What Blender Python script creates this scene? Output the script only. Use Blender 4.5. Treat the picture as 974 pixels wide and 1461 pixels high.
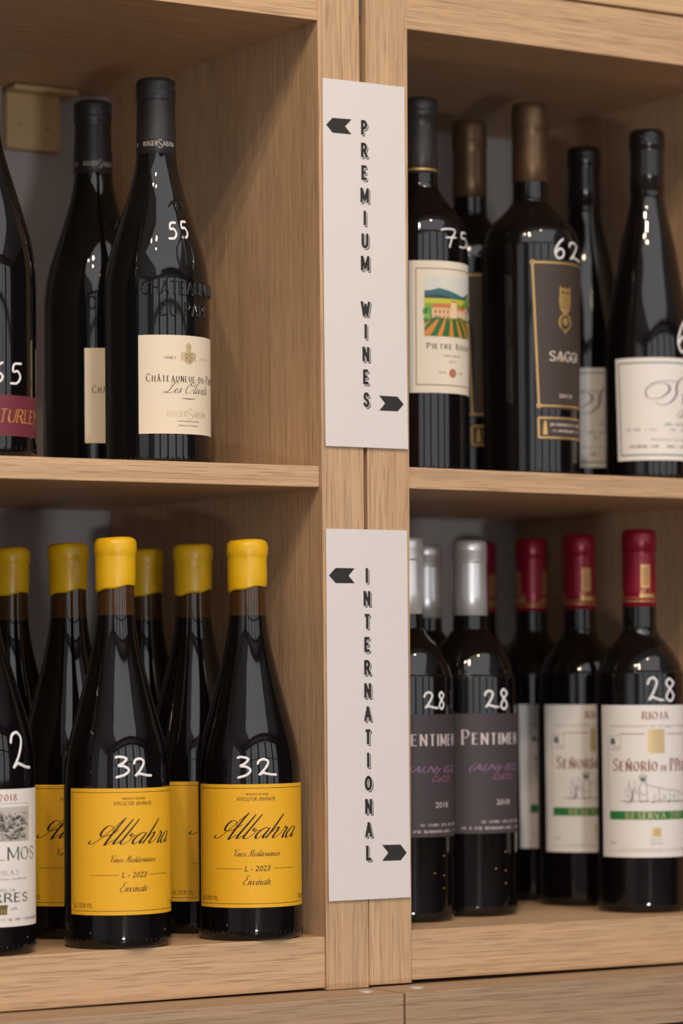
import bpy, bmesh, math, random
from mathutils import Vector, Matrix
random.seed(7)
R = math.radians; PI = math.pi
for o in list(bpy.data.objects): bpy.data.objects.remove(o)
S = bpy.context.scene; COL = S.collection

# ------------------------------------------------------------------ camera
F_PX = 4272.5; YAW = 0.54935; PITCH = 0.05604; ROLL = -0.00679
fw = Vector((math.sin(YAW)*math.cos(PITCH), math.cos(YAW)*math.cos(PITCH), math.sin(PITCH)))
r0 = Vector((math.cos(YAW), -math.sin(YAW), 0)); u0 = r0.cross(fw)
rt = math.cos(ROLL)*r0 + math.sin(ROLL)*u0; up = -math.sin(ROLL)*r0 + math.cos(ROLL)*u0
cd = bpy.data.cameras.new('camera'); cam = bpy.data.objects.new('camera', cd); COL.objects.link(cam)
M = Matrix((rt, up, -fw)).transposed().to_4x4(); M.translation = Vector((-1.18471, -1.9, -0.19832)); cam.matrix_world = M
cd.sensor_fit = 'VERTICAL'; cd.sensor_height = 36.0; cd.sensor_width = 24.0; cd.lens = F_PX/1461*36.0
cd.clip_start = 0.05; cd.clip_end = 100
cd.dof.use_dof = True; cd.dof.focus_distance = 2.19; cd.dof.aperture_fstop = 4.2; cd.dof.aperture_blades = 9
S.camera = cam
# ------------------------------------------------------------------ world, light, exposure
w = bpy.data.worlds.new('world'); S.world = w; w.use_nodes = True
w.node_tree.nodes['Background'].inputs[0].default_value = (0.75, 0.85, 1.0, 1); w.node_tree.nodes['Background'].inputs[1].default_value = 0.6
S.view_settings.view_transform = 'Standard'; S.view_settings.look = 'None'; S.view_settings.gamma = 1
S.view_settings.exposure = -0.17; S.view_settings.use_curve_mapping = False
def area(name, loc, target, sx, sy, power, col):
    l = bpy.data.lights.new(name, 'AREA'); l.shape = 'RECTANGLE'; l.size = sx; l.size_y = sy; l.energy = power; l.color = col
    o = bpy.data.objects.new(name, l); COL.objects.link(o); o.location = loc
    o.rotation_euler = (Vector(target)-Vector(loc)).to_track_quat('-Z', 'Y').to_euler(); return o
area('ceiling_softlight', (-0.35, -2.55, 1.70), (-0.35, -2.55, 0.0), 3.7, 2.6, 54, (0.97, 0.95, 0.95))
WX = (-2.55, -1.25, 0.05, 1.35, 2.65)
for x_ in WX: area('window_daylight', (x_, -4.02, 0.52), (x_, 0.0, 0.52), 1.02, 1.72, 9, (0.92, 0.95, 1.0))
area('side_wall_fill', (-4.14, -2.5, 0.45), (0.0, -2.5, 0.45), 1.9, 1.7, 7, (0.92, 0.95, 1.0))  # added light: greys the left wall's reflection in the glass, no window there
area('low_bounce_fill', (-1.25, -4.02, -0.84), (-0.1, 0.0, 0.0), 0.30, 0.15, 31, (0.95, 0.96, 1.0))  # added low light standing in for daylight bounced up off the floor
SPOTS = ((-1.35, -1.20, 1.60), (-0.95, -1.40, 1.60), (-1.15, -1.70, 1.60), (0.15, -1.30, 1.60))
for i_, p_ in enumerate(SPOTS):
    l_ = bpy.data.lights.new('spot_bulb', 'SPOT'); l_.energy = 38 if i_ < 3 else 16; l_.color = (1.0, 0.76, 0.52); l_.shadow_soft_size = 0.028; l_.spot_size = R(75); l_.spot_blend = 0.6
    o_ = bpy.data.objects.new('spot_bulb', l_); COL.objects.link(o_); o_.location = p_
    o_.rotation_euler = (Vector((p_[0]*0.35+0.05, 0.05, -0.05))-Vector(p_)).to_track_quat('-Z', 'Y').to_euler()

# ------------------------------------------------------------------ materials
def nm_(name):
    m = bpy.data.materials.new(name); m.use_nodes = True
    return m, m.node_tree.nodes, m.node_tree.links, m.node_tree.nodes['Principled BSDF']
_pm = {}
def plain(name, col, rough=0.5, metal=0.0, ior=1.5, bump=0.0, bscale=200, coat=0.0, sss=0.0, spec=None, var=0.06):
    if name in _pm: return _pm[name]
    m, n, l, p = nm_(name)
    tc = n.new('ShaderNodeTexCoord'); nz = n.new('ShaderNodeTexNoise'); nz.inputs['Scale'].default_value = bscale; nz.inputs['Detail'].default_value = 3
    l.new(tc.outputs['Object'], nz.inputs['Vector'])
    mx = n.new('ShaderNodeMix'); mx.data_type = 'RGBA'
    l.new(nz.outputs['Fac'], mx.inputs[0])
    mx.inputs[6].default_value = (*[c*(1-var) for c in col], 1); mx.inputs[7].default_value = (*[min(1, c*(1+var)) for c in col], 1)
    l.new(mx.outputs[2], p.inputs['Base Color'])
    p.inputs['Roughness'].default_value = rough; p.inputs['Metallic'].default_value = metal; p.inputs['IOR'].default_value = ior
    if coat: p.inputs['Coat Weight'].default_value = coat; p.inputs['Coat Roughness'].default_value = 0.1
    if sss: p.inputs['Subsurface Weight'].default_value = sss; p.inputs['Subsurface Scale'].default_value = 0.003
    if spec is not None: p.inputs['Specular IOR Level'].default_value = spec
    if bump:
        b = n.new('ShaderNodeBump'); b.inputs['Strength'].default_value = bump; b.inputs['Distance'].default_value = 0.0006
        l.new(nz.outputs['Fac'], b.inputs['Height']); l.new(b.outputs[0], p.inputs['Normal'])
    _pm[name] = m; return m
def lin(h):
    h = h.lstrip('#'); v = [int(h[i:i+2], 16)/255 for i in (0, 2, 4)]
    return tuple(c/12.92 if c <= 0.04045 else ((c+0.055)/1.055)**2.4 for c in v)
def ink(h, metal=0.0, rough=0.6):
    return plain('ink_'+h.strip('#')+('m' if metal else ''), lin(h), rough, metal, var=0.02)
def wood(name, axis, base=(0.62, 0.41, 0.237), seed=0.0, dark=0.42, rough=0.5):
    # oak laminate: fine pores and bands drawn out along one axis
    m, n, l, p = nm_(name)
    tc = n.new('ShaderNodeTexCoord')
    def stretched(across, along, off, detail=4, rgh=0.6):
        mp = n.new('ShaderNodeMapping'); sc = [across]*3; sc['xyz'.index(axis)] = along
        mp.inputs['Scale'].default_value = sc; mp.inputs['Location'].default_value = (off+seed, off*2+seed, off*3)
        l.new(tc.outputs['Object'], mp.inputs['Vector'])
        z = n.new('ShaderNodeTexNoise'); z.inputs['Scale'].default_value = 1; z.inputs['Detail'].default_value = detail; z.inputs['Roughness'].default_value = rgh
        z.inputs['Distortion'].default_value = 0.15
        l.new(mp.outputs[0], z.inputs['Vector']); return z
    def ramp(src, a, b, ca, cb):
        r = n.new('ShaderNodeMapRange'); r.inputs['From Min'].default_value = a; r.inputs['From Max'].default_value = b
        r.inputs['To Min'].default_value = ca; r.inputs['To Max'].default_value = cb
        l.new(src.outputs['Fac'], r.inputs['Value']); return r
    pores = ramp(stretched(1150, 26, 1.3, 2, 0.5), 0.54, 0.64, 0.0, 1.0)
    bands = ramp(stretched(300, 3.0, 4.1, 5, 0.75), 0.34, 0.66, 0.0, 1.0)
    broad = ramp(stretched(22, 1.6, 7.7, 2), 0.3, 0.7, 0.0, 1.0)
    dk = tuple(c*dark*f for c, f in zip(base, (0.98, 0.93, 0.88)))
    lt = tuple(min(1, c*1.1) for c in base)
    m1 = n.new('ShaderNodeMix'); m1.data_type = 'RGBA'; l.new(bands.outputs[0], m1.inputs[0])
    m1.inputs[6].default_value = (*tuple(c*0.80 for c in base), 1); m1.inputs[7].default_value = (*lt, 1)
    m2 = n.new('ShaderNodeMix'); m2.data_type = 'RGBA'; m2.blend_type = 'MULTIPLY'; m2.inputs[0].default_value = 1
    mb = n.new('ShaderNodeMix'); mb.data_type = 'RGBA'; l.new(broad.outputs[0], mb.inputs[0]); mb.inputs[6].default_value = (0.93, 0.90, 0.88, 1); mb.inputs[7].default_value = (1, 1, 1, 1)
    l.new(m1.outputs[2], m2.inputs[6]); l.new(mb.outputs[2], m2.inputs[7])
    m3 = n.new('ShaderNodeMix'); m3.data_type = 'RGBA'
    mu = n.new('ShaderNodeMath'); mu.operation = 'MULTIPLY'; mu.inputs[1].default_value = 0.55; l.new(pores.outputs[0], mu.inputs[0])
    l.new(mu.outputs[0], m3.inputs[0]); l.new(m2.outputs[2], m3.inputs[6]); m3.inputs[7].default_value = (*dk, 1)
    l.new(m3.outputs[2], p.inputs['Base Color']); p.inputs['Roughness'].default_value = rough; p.inputs['Specular IOR Level'].default_value = 0.35
    b = n.new('ShaderNodeBump'); b.inputs['Strength'].default_value = 0.25; b.inputs['Distance'].default_value = 0.0004; b.invert = True
    l.new(pores.outputs[0], b.inputs['Height']); l.new(b.outputs[0], p.inputs['Normal'])
    return m
WV = wood('oak_laminate_vertical', 'z'); WH = wood('oak_laminate_horizontal', 'x', seed=3.1); WB = wood('oak_laminate_base', 'x', base=(0.46, 0.315, 0.20), seed=9.4, dark=0.45)
WS = wood('oak_top_board', 'x', base=(0.66, 0.44, 0.25), seed=5.5, dark=0.8)
EDGE = plain('oak_edge_band', (0.72, 0.50, 0.31), 0.45)

GLASS = plain('dark_bottle_glass', (0.004, 0.003, 0.003), 0.025, ior=1.52, var=0.2)
HEAD = plain('amber_neck_glass', (0.05, 0.022, 0.007), 0.03, ior=1.52, var=0.3, bscale=60)
GLASSG = plain('dark_green_black_glass', (0.005, 0.005, 0.005), 0.02, ior=1.52)
WAX = plain('yellow_wax', (0.76, 0.44, 0.006), 0.36, bump=0.5, bscale=90, sss=0.1, var=0.1)
CAPB = plain('black_matte_capsule', (0.018, 0.016, 0.016), 0.42, bump=0.35, bscale=130)
CAPS = plain('black_gloss_capsule', (0.012, 0.010, 0.010), 0.17)
CAPG = plain('graphite_capsule', (0.045, 0.037, 0.034), 0.38, 0.2)
CAPBR = plain('bronze_capsule', (0.15, 0.088, 0.045), 0.4, 0.65)
CAPSI = plain('silver_capsule', (0.84, 0.82, 0.80), 0.34, 0.6, bscale=60)
CAPR = plain('crimson_capsule', (0.25, 0.004, 0.02), 0.3, 0.25)
GOLD = plain('gold_foil', (0.60, 0.38, 0.13), 0.36, 0.55)
PALEGOLD = plain('pale_gold_foil', (0.66, 0.52, 0.28), 0.4, 0.3)
CHALK = plain('white_paint_marker', (0.86, 0.84, 0.84), 0.6)
PAPER = plain('white_sign_paper', (0.74, 0.695, 0.68), 0.8, bump=0.25, bscale=900, var=0.015)
INKB = plain('sign_black_ink', (0.022, 0.020, 0.020), 0.7, bscale=900, var=0.3)
LCREAM = plain('cream_label_paper', (0.80, 0.70, 0.54), 0.7, bump=0.1, bscale=700, var=0.02)
LIVORY = plain('ivory_label_paper', (0.80, 0.72, 0.58), 0.7, var=0.02)
LWHITE = plain('white_label_paper', (0.80, 0.76, 0.71), 0.7, var=0.02)
LYEL = plain('yellow_label_paper', (0.84, 0.44, 0.012), 0.62, bump=0.3, bscale=600, var=0.03)
LPLUM = plain('plum_grey_label_paper', (0.055, 0.040, 0.046), 0.6, var=0.05)
LMAR = plain('maroon_label_paper', (0.155, 0.022, 0.035), 0.6, var=0.05)
LBROWN = plain('brown_label_paper', (0.050, 0.034, 0.026), 0.6, var=0.05)

# ------------------------------------------------------------------ object helpers
def link(name, me, parent=None, mats=None):
    o = bpy.data.objects.new(name, me); COL.objects.link(o)
    if parent: o.parent = parent
    if mats is not None:
        for m in (mats if isinstance(mats, (list, tuple)) else [mats]): me.materials.append(m)
    return o
def empty(name, loc=(0, 0, 0), **kw):
    o = bpy.data.objects.new(name, None); COL.objects.link(o); o.location = loc; o.empty_display_size = 0.02
    for k, v in kw.items(): o[k] = v
    return o
def tag(o, **kw):
    for k, v in kw.items(): o[k] = v
    return o
def box(name, lo, hi, mat, parent=None, bev=0.0):
    bm = bmesh.new(); bmesh.ops.create_cube(bm, size=1)
    for v in bm.verts: v.co = Vector([lo[i] + (v.co[i]+0.5)*(hi[i]-lo[i]) for i in range(3)])
    if bev: bmesh.ops.bevel(bm, geom=list(bm.edges), offset=bev, segments=2, profile=0.5, affect='EDGES')
    me = bpy.data.meshes.new(name); bm.to_mesh(me); bm.free()
    return link(name, me, parent, mat)
def catmull(pts, sub):
    out = []; n = len(pts)
    for i in range(n-1):
        p0 = pts[max(i-1, 0)]; p1 = pts[i]; p2 = pts[i+1]; p3 = pts[min(i+2, n-1)]
        for k in range(sub):
            t = k/sub
            out.append(tuple(0.5*((2*b)+(-a+c)*t+(2*a-5*b+4*c-d)*t*t+(-a+3*b-3*c+d)*t**3) for a, b, c, d in zip(p0, p1, p2, p3)))
    out.append(tuple(pts[-1])); return out
def lathe(name, prof, mat, parent=None, seg=96, fn=None, matfn=None):
    # prof: (r, z) in mm
    vs = []; fs = []; n = len(prof)
    for r, z in prof:
        for k in range(seg):
            a = 2*PI*k/seg; rr, zz = (r, z) if fn is None else fn(r, z, a)
            vs.append((rr*math.sin(a)/1000, -rr*math.cos(a)/1000, zz/1000))
    for i in range(n-1):
        for k in range(seg):
            k2 = (k+1) % seg; fs.append((i*seg+k, i*seg+k2, (i+1)*seg+k2, (i+1)*seg+k))
    vs.append((0, 0, prof[0][1]/1000)); vs.append((0, 0, vs[(n-1)*seg][2] if fn is None else prof[-1][1]/1000))
    for k in range(seg):
        k2 = (k+1) % seg; fs.append((k2, k, n*seg)); fs.append(((n-1)*seg+k, (n-1)*seg+k2, n*seg+1))
    me = bpy.data.meshes.new(name); me.from_pydata(vs, [], fs); me.polygons.foreach_set('use_smooth', [True]*len(fs))
    o = link(name, me, parent, mat)
    if matfn:
        for p in me.polygons: p.material_index = matfn(p.center.z*1000)
    me.update(); return o
def interp(prof, z):
    for (ra, za), (rb, zb) in zip(prof, prof[1:]):
        if min(za, zb) <= z <= max(za, zb) and abs(zb-za) > 1e-6: return ra+(rb-ra)*(z-za)/(zb-za)
    return prof[-1][0]

# ------------------------------------------------------------------ print: flat artwork in mm, wrapped on a bottle or laid on a sheet
def sub(pts, step=1.6):
    out = [pts[0]]
    for a, b in zip(pts, pts[1:]):
        d = math.dist(a, b); n = max(1, int(math.ceil(d/step)))
        for k in range(1, n+1): out.append((a[0]+(b[0]-a[0])*k/n, a[1]+(b[1]-a[1])*k/n))
    return out
class Art:
    def __init__(s): s.v = []; s.f = []; s.m = []; s.mats = []
    def mi(s, m):
        if m not in s.mats: s.mats.append(m)
        return s.mats.index(m)
    def ribbon(s, pts, wf, mat, lay=1, round_=True, h=0.0):
        # pts polyline; wf width or function(direction, t)
        if len(pts) < 2: return
        k0 = len(s.v); mi = s.mi(mat); n = len(pts); rows = []
        for i, p in enumerate(pts):
            a = pts[max(i-1, 0)]; b = pts[min(i+1, n-1)]; d = math.dist(a, b) or 1e-9
            dx, dy = (b[0]-a[0])/d, (b[1]-a[1])/d
            w = (wf(dx, dy, i/(n-1)) if callable(wf) else wf)/2
            rows.append((p, (-dy*w, dx*w)))
        for p, q in rows:
            s.v.append((p[0]+q[0], p[1]+q[1], lay, 0)); 
            if h: s.v.append((p[0]+q[0]*0.5, p[1]+q[1]*0.5, lay, h)); s.v.append((p[0]-q[0]*0.5, p[1]-q[1]*0.5, lay, h))
            s.v.append((p[0]-q[0], p[1]-q[1], lay, 0))
        c = 4 if h else 2
        for i in range(n-1):
            for j in range(c-1):
                a = k0+i*c+j; s.f.append((a, a+c, a+c+1, a+1)); s.m.append(mi)
        if round_:
            for (p, q) in (rows[0], rows[-1]): s.disc(p, math.hypot(*q)*(0.98 if not h else 0.9), mat, lay, hh=h)
    def disc(s, p, r, mat, lay=1, n=10, ry=None, hh=0.0):
        k = len(s.v); ry = ry or r
        for i in range(n): s.v.append((p[0]+r*math.cos(2*PI*i/n), p[1]+ry*math.sin(2*PI*i/n), lay, hh*0.6))
        s.f.append(tuple(range(k, k+n))); s.m.append(s.mi(mat))
    def poly(s, pts, mat, lay=1):
        bm = bmesh.new(); f = bm.faces.new([bm.verts.new((x, y, 0)) for x, y in pts])
        xs = [p[0] for p in pts]; x = math.ceil(min(xs)/2.5)*2.5
        while x < max(xs):
            bmesh.ops.bisect_plane(bm, geom=list(bm.verts)+list(bm.edges)+list(bm.faces), plane_co=(x, 0, 0), plane_no=(1, 0, 0), dist=1e-5); x += 2.5
        bmesh.ops.triangulate(bm, faces=[f for f in bm.faces if len(f.verts) > 4])
        bm.verts.index_update(); k = len(s.v); mi = s.mi(mat)
        for v in bm.verts: s.v.append((v.co.x, v.co.y, lay, 0))
        for f in bm.faces: s.f.append(tuple(k+v.index for v in f.verts)); s.m.append(mi)
        bm.free()
    def rect(s, x0, z0, x1, z1, mat, lay=1): s.poly([(x0, z0), (x1, z0), (x1, z1), (x0, z1)], mat, lay)
    def frame(s, pts, w, mat, lay=1):
        for a, b in zip(pts, pts[1:]+pts[:1]): s.ribbon(sub([a, b]), w, mat, lay, True)
    def line(s, pts, w, mat, lay=1): s.ribbon(sub(pts), w, mat, lay, False)
    def curve(s, pts, w, mat, lay=1, h=0.0, rnd=True): s.ribbon(sub(catmull(pts, 6), 1.0), w, mat, lay, rnd, h)
    def build(s, name, parent, mapf):
        me = bpy.data.meshes.new(name); me.from_pydata([mapf(*v) for v in s.v], [], s.f)
        for m in s.mats: me.materials.append(m)
        me.polygons.foreach_set('material_index', s.m); me.update()
        return link(name, me, parent)

# plain sans text from the built-in font (no file is read)
_tx = {}
def glyph_mesh(txt, shear=0.0):
    key = (txt, shear)
    if key not in _tx:
        c = bpy.data.curves.new('t', 'FONT'); c.body = txt; c.size = 1; c.shear = shear; c.resolution_u = 2
        o = bpy.data.objects.new('t', c); COL.objects.link(o)
        dg = bpy.context.evaluated_depsgraph_get(); me = bpy.data.meshes.new_from_object(o.evaluated_get(dg))
        _tx[key] = ([tuple(v.co[:2]) for v in me.vertices], [tuple(p.vertices) for p in me.polygons])
        bpy.data.meshes.remove(me); bpy.data.objects.remove(o); bpy.data.curves.remove(c)
    return _tx[key]
def btext(A, txt, x0, x1, z0, h, mat, lay=2, shear=0.0):
    vs, fs = glyph_mesh(txt, shear)
    xa = min(v[0] for v in vs); xb = max(v[0] for v in vs)
    k = len(A.v); mi = A.mi(mat); sx = (x1-x0)/(xb-xa); sy = h/0.70
    for x, y in vs: A.v.append((x0+(x-xa)*sx, z0+y*sy, lay, 0))
    for f in fs: A.f.append(tuple(k+i for i in f)); A.m.append(mi)
def fine_print(A, x0, x1, z0, h, mat, lay=2, seed=1):
    # lettering too small to read in the photograph: short strokes at its size
    rnd = random.Random(seed); x = x0
    while x < x1:
        if rnd.random() < 0.16: x += h*0.9; continue
        g = h*(0.55+0.3*rnd.random())
        A.ribbon([(x, z0), (x+rnd.random()*h*0.1, z0+h)], h*0.16, mat, lay, False)
        if rnd.random() < 0.8: A.ribbon([(x, z0+h*rnd.choice((0, .5, 1))), (x+g*0.7, z0+h*rnd.choice((0, .5, 1)))], h*0.12, mat, lay, False)
        if rnd.random() < 0.5: A.ribbon([(x+g*0.6, z0), (x+g*0.6, z0+h)], h*0.14, mat, lay, False)
        x += g

# stroke alphabet, cap height 1; 'l' straight strokes, 'c' curved strokes
GL = {
'A': (.72, [('l', [(0, 0), (.36, 1)]), ('l', [(.36, 1), (.72, 0)]), ('l', [(.13, .33), (.59, .33)])]),
'B': (.62, [('l', [(0, 0), (0, 1)]), ('c', [(0, 1), (.38, .98), (.52, .76), (.38, .54), (0, .52)]), ('c', [(0, .52), (.42, .5), (.6, .27), (.42, .02), (0, 0)])]),
'C': (.68, [('c', [(.66, .8), (.5, .97), (.3, .98), (.08, .8), (0, .5), (.08, .2), (.3, .02), (.5, .03), (.68, .2)])]),
'D': (.68, [('l', [(0, 0), (0, 1)]), ('c', [(0, 1), (.32, .98), (.58, .82), (.67, .5), (.58, .18), (.32, .02), (0, 0)])]),
'E': (.55, [('l', [(0, 0), (0, 1)]), ('l', [(0, 1), (.52, 1)]), ('l', [(0, .52), (.42, .52)]), ('l', [(0, 0), (.55, 0)])]),
'F': (.52, [('l', [(0, 0), (0, 1)]), ('l', [(0, 1), (.52, 1)]), ('l', [(0, .52), (.42, .52)])]),
'G': (.70, [('c', [(.66, .8), (.5, .97), (.3, .98), (.08, .8), (0, .5), (.08, .2), (.3, .02), (.5, .03), (.67, .16)]), ('l', [(.67, .14), (.67, .46)]), ('l', [(.42, .46), (.7, .46)])]),
'H': (.68, [('l', [(0, 0), (0, 1)]), ('l', [(.68, 0), (.68, 1)]), ('l', [(0, .52), (.68, .52)])]),
'I': (.02, [('l', [(.01, 0), (.01, 1)])]),
'J': (.34, [('c', [(.3, 1), (.3, .3), (.2, .03), (0, .05)])]),
'L': (.52, [('l', [(0, 0), (0, 1)]), ('l', [(0, 0), (.52, 0)])]),
'M': (.82, [('l', [(0, 0), (0, 1)]), ('l', [(0, 1), (.41, .15)]), ('l', [(.41, .15), (.82, 1)]), ('l', [(.82, 1), (.82, 0)])]),
'N': (.66, [('l', [(0, 0), (0, 1)]), ('l', [(0, 1), (.66, 0)]), ('l', [(.66, 0), (.66, 1)])]),
'O': (.72, [('c', [(.36, .99), (.1, .84), (0, .5), (.1, .16), (.36, .01), (.62, .16), (.72, .5), (.62, .84), (.36, .99)])]),
'P': (.56, [('l', [(0, 0), (0, 1)]), ('c', [(0, 1), (.36, .98), (.55, .74), (.36, .48), (0, .46)])]),
'R': (.62, [('l', [(0, 0), (0, 1)]), ('c', [(0, 1), (.36, .98), (.53, .76), (.36, .51), (0, .5)]), ('l', [(.3, .5), (.62, 0)])]),
'S': (.54, [('c', [(.5, .82), (.38, .97), (.16, .97), (.03, .8), (.1, .6), (.42, .42), (.53, .22), (.4, .03), (.15, .02), (0, .18)])]),
'T': (.62, [('l', [(.31, 0), (.31, 1)]), ('l', [(0, 1), (.62, 1)])]),
'U': (.66, [('c', [(0, 1), (0, .35), (.1, .07), (.33, .0), (.56, .07), (.66, .35), (.66, 1)])]),
'V': (.68, [('l', [(0, 1), (.34, 0)]), ('l', [(.34, 0), (.68, 1)])]),
'W': (.95, [('l', [(0, 1), (.26, 0)]), ('l', [(.26, 0), (.475, .8)]), ('l', [(.475, .8), (.69, 0)]), ('l', [(.69, 0), (.95, 1)])]),
'Y': (.66, [('l', [(0, 1), (.33, .45)]), ('l', [(.33, .45), (.66, 1)]), ('l', [(.33, .45), (.33, 0)])]),
'0': (.5, [('c', [(.25, 1), (.05, .8), (0, .5), (.05, .2), (.25, 0), (.45, .2), (.5, .5), (.45, .8), (.25, 1)])]),
'1': (.2, [('l', [(.12, 0), (.12, 1)]), ('l', [(.12, 1), (0, .82)])]),
'2': (.5, [('c', [(.03, .75), (.12, .97), (.38, .97), (.46, .72), (.3, .4), (0, .02)]), ('l', [(0, .02), (.5, .02)])]),
'3': (.48, [('c', [(.04, .88), (.22, 1), (.42, .86), (.38, .6), (.18, .54)]), ('c', [(.18, .54), (.44, .46), (.46, .16), (.24, 0), (.02, .1)])]),
'8': (.5, [('c', [(.25, .54), (.08, .7), (.12, .96), (.25, 1), (.4, .94), (.42, .7), (.25, .54), (.03, .34), (.06, .06), (.25, 0), (.46, .08), (.47, .34), (.25, .54)])]),
'7': (.46, [('l', [(0, .98), (.46, .98)]), ('c', [(.46, .98), (.25, .5), (.16, 0)])]),
'-': (.3, [('l', [(0, .36), (.3, .36)])]), '.': (.08, [('l', [(0, .03), (.08, .03)])]), ' ': (.25, []),
}
ACC = {'Â': ('A', [('l', [(.2, 1.12), (.36, 1.3)]), ('l', [(.36, 1.3), (.52, 1.12)])]), 'Ñ': ('N', [('c', [(.12, 1.14), (.25, 1.24), (.4, 1.15), (.54, 1.25)])]),
       'Í': ('I', [('l', [(-.03, 1.1), (.12, 1.28)])]), 'É': ('E', [('l', [(.2, 1.1), (.36, 1.28)])])}
def glyph(ch):
    if ch in ACC: b, ex = ACC[ch]; w_, st = GL[b]; return w_, st+ex
    return GL[ch]
def strokes(txt, x0, x1, z0, h, gap=0.22, small=0.78, xh=None):
    # lower-case letters in txt are small capitals
    items = []; x = 0
    for ch in txt:
        sc = small if ch.islower() else 1.0; w_, st = glyph(ch.upper())
        items.append((x, sc, st)); x += w_*sc+gap
    k = (x1-x0)/(x-gap)
    for xo, sc, st in items:
        for kind, pts in st: yield kind, [(x0+(xo+px*sc)*k, z0+py*h*sc) for px, py in pts], sc
def serif(A, txt, x0, x1, z0, h, mat, lay=2, thick=0.12, thin=0.045, gap=0.34, small=0.78, serifs=True, slant=0.0):
    def wf(dx, dy, t):
        v = abs(dy)**1.5
        if dx*dy > 0.15: v *= 0.25
        return h*(thin+(thick-thin)*v)
    for kind, pts, sc in strokes(txt, x0, x1, z0, h, gap, small):
        sl = lambda P: [(x+(z-z0)*slant, z) for x, z in P]
        if kind == 'c': A.ribbon(sub(sl(catmull(pts, 5)), 1.2), wf, mat, lay, False)
        else:
            A.ribbon(sub(sl(pts), 1.6), wf, mat, lay, False)
            if serifs and abs(pts[0][1]-pts[1][1]) > 0.3*h*sc:
                for p in pts:
                    if abs(p[1]-z0) < 0.02*h or abs(p[1]-z0-h*sc) < 0.03*h:
                        q = h*sc*0.1; A.ribbon(sl([(p[0]-q, p[1]), (p[0]+q, p[1])]), h*thin*1.2, mat, lay, False)
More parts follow.
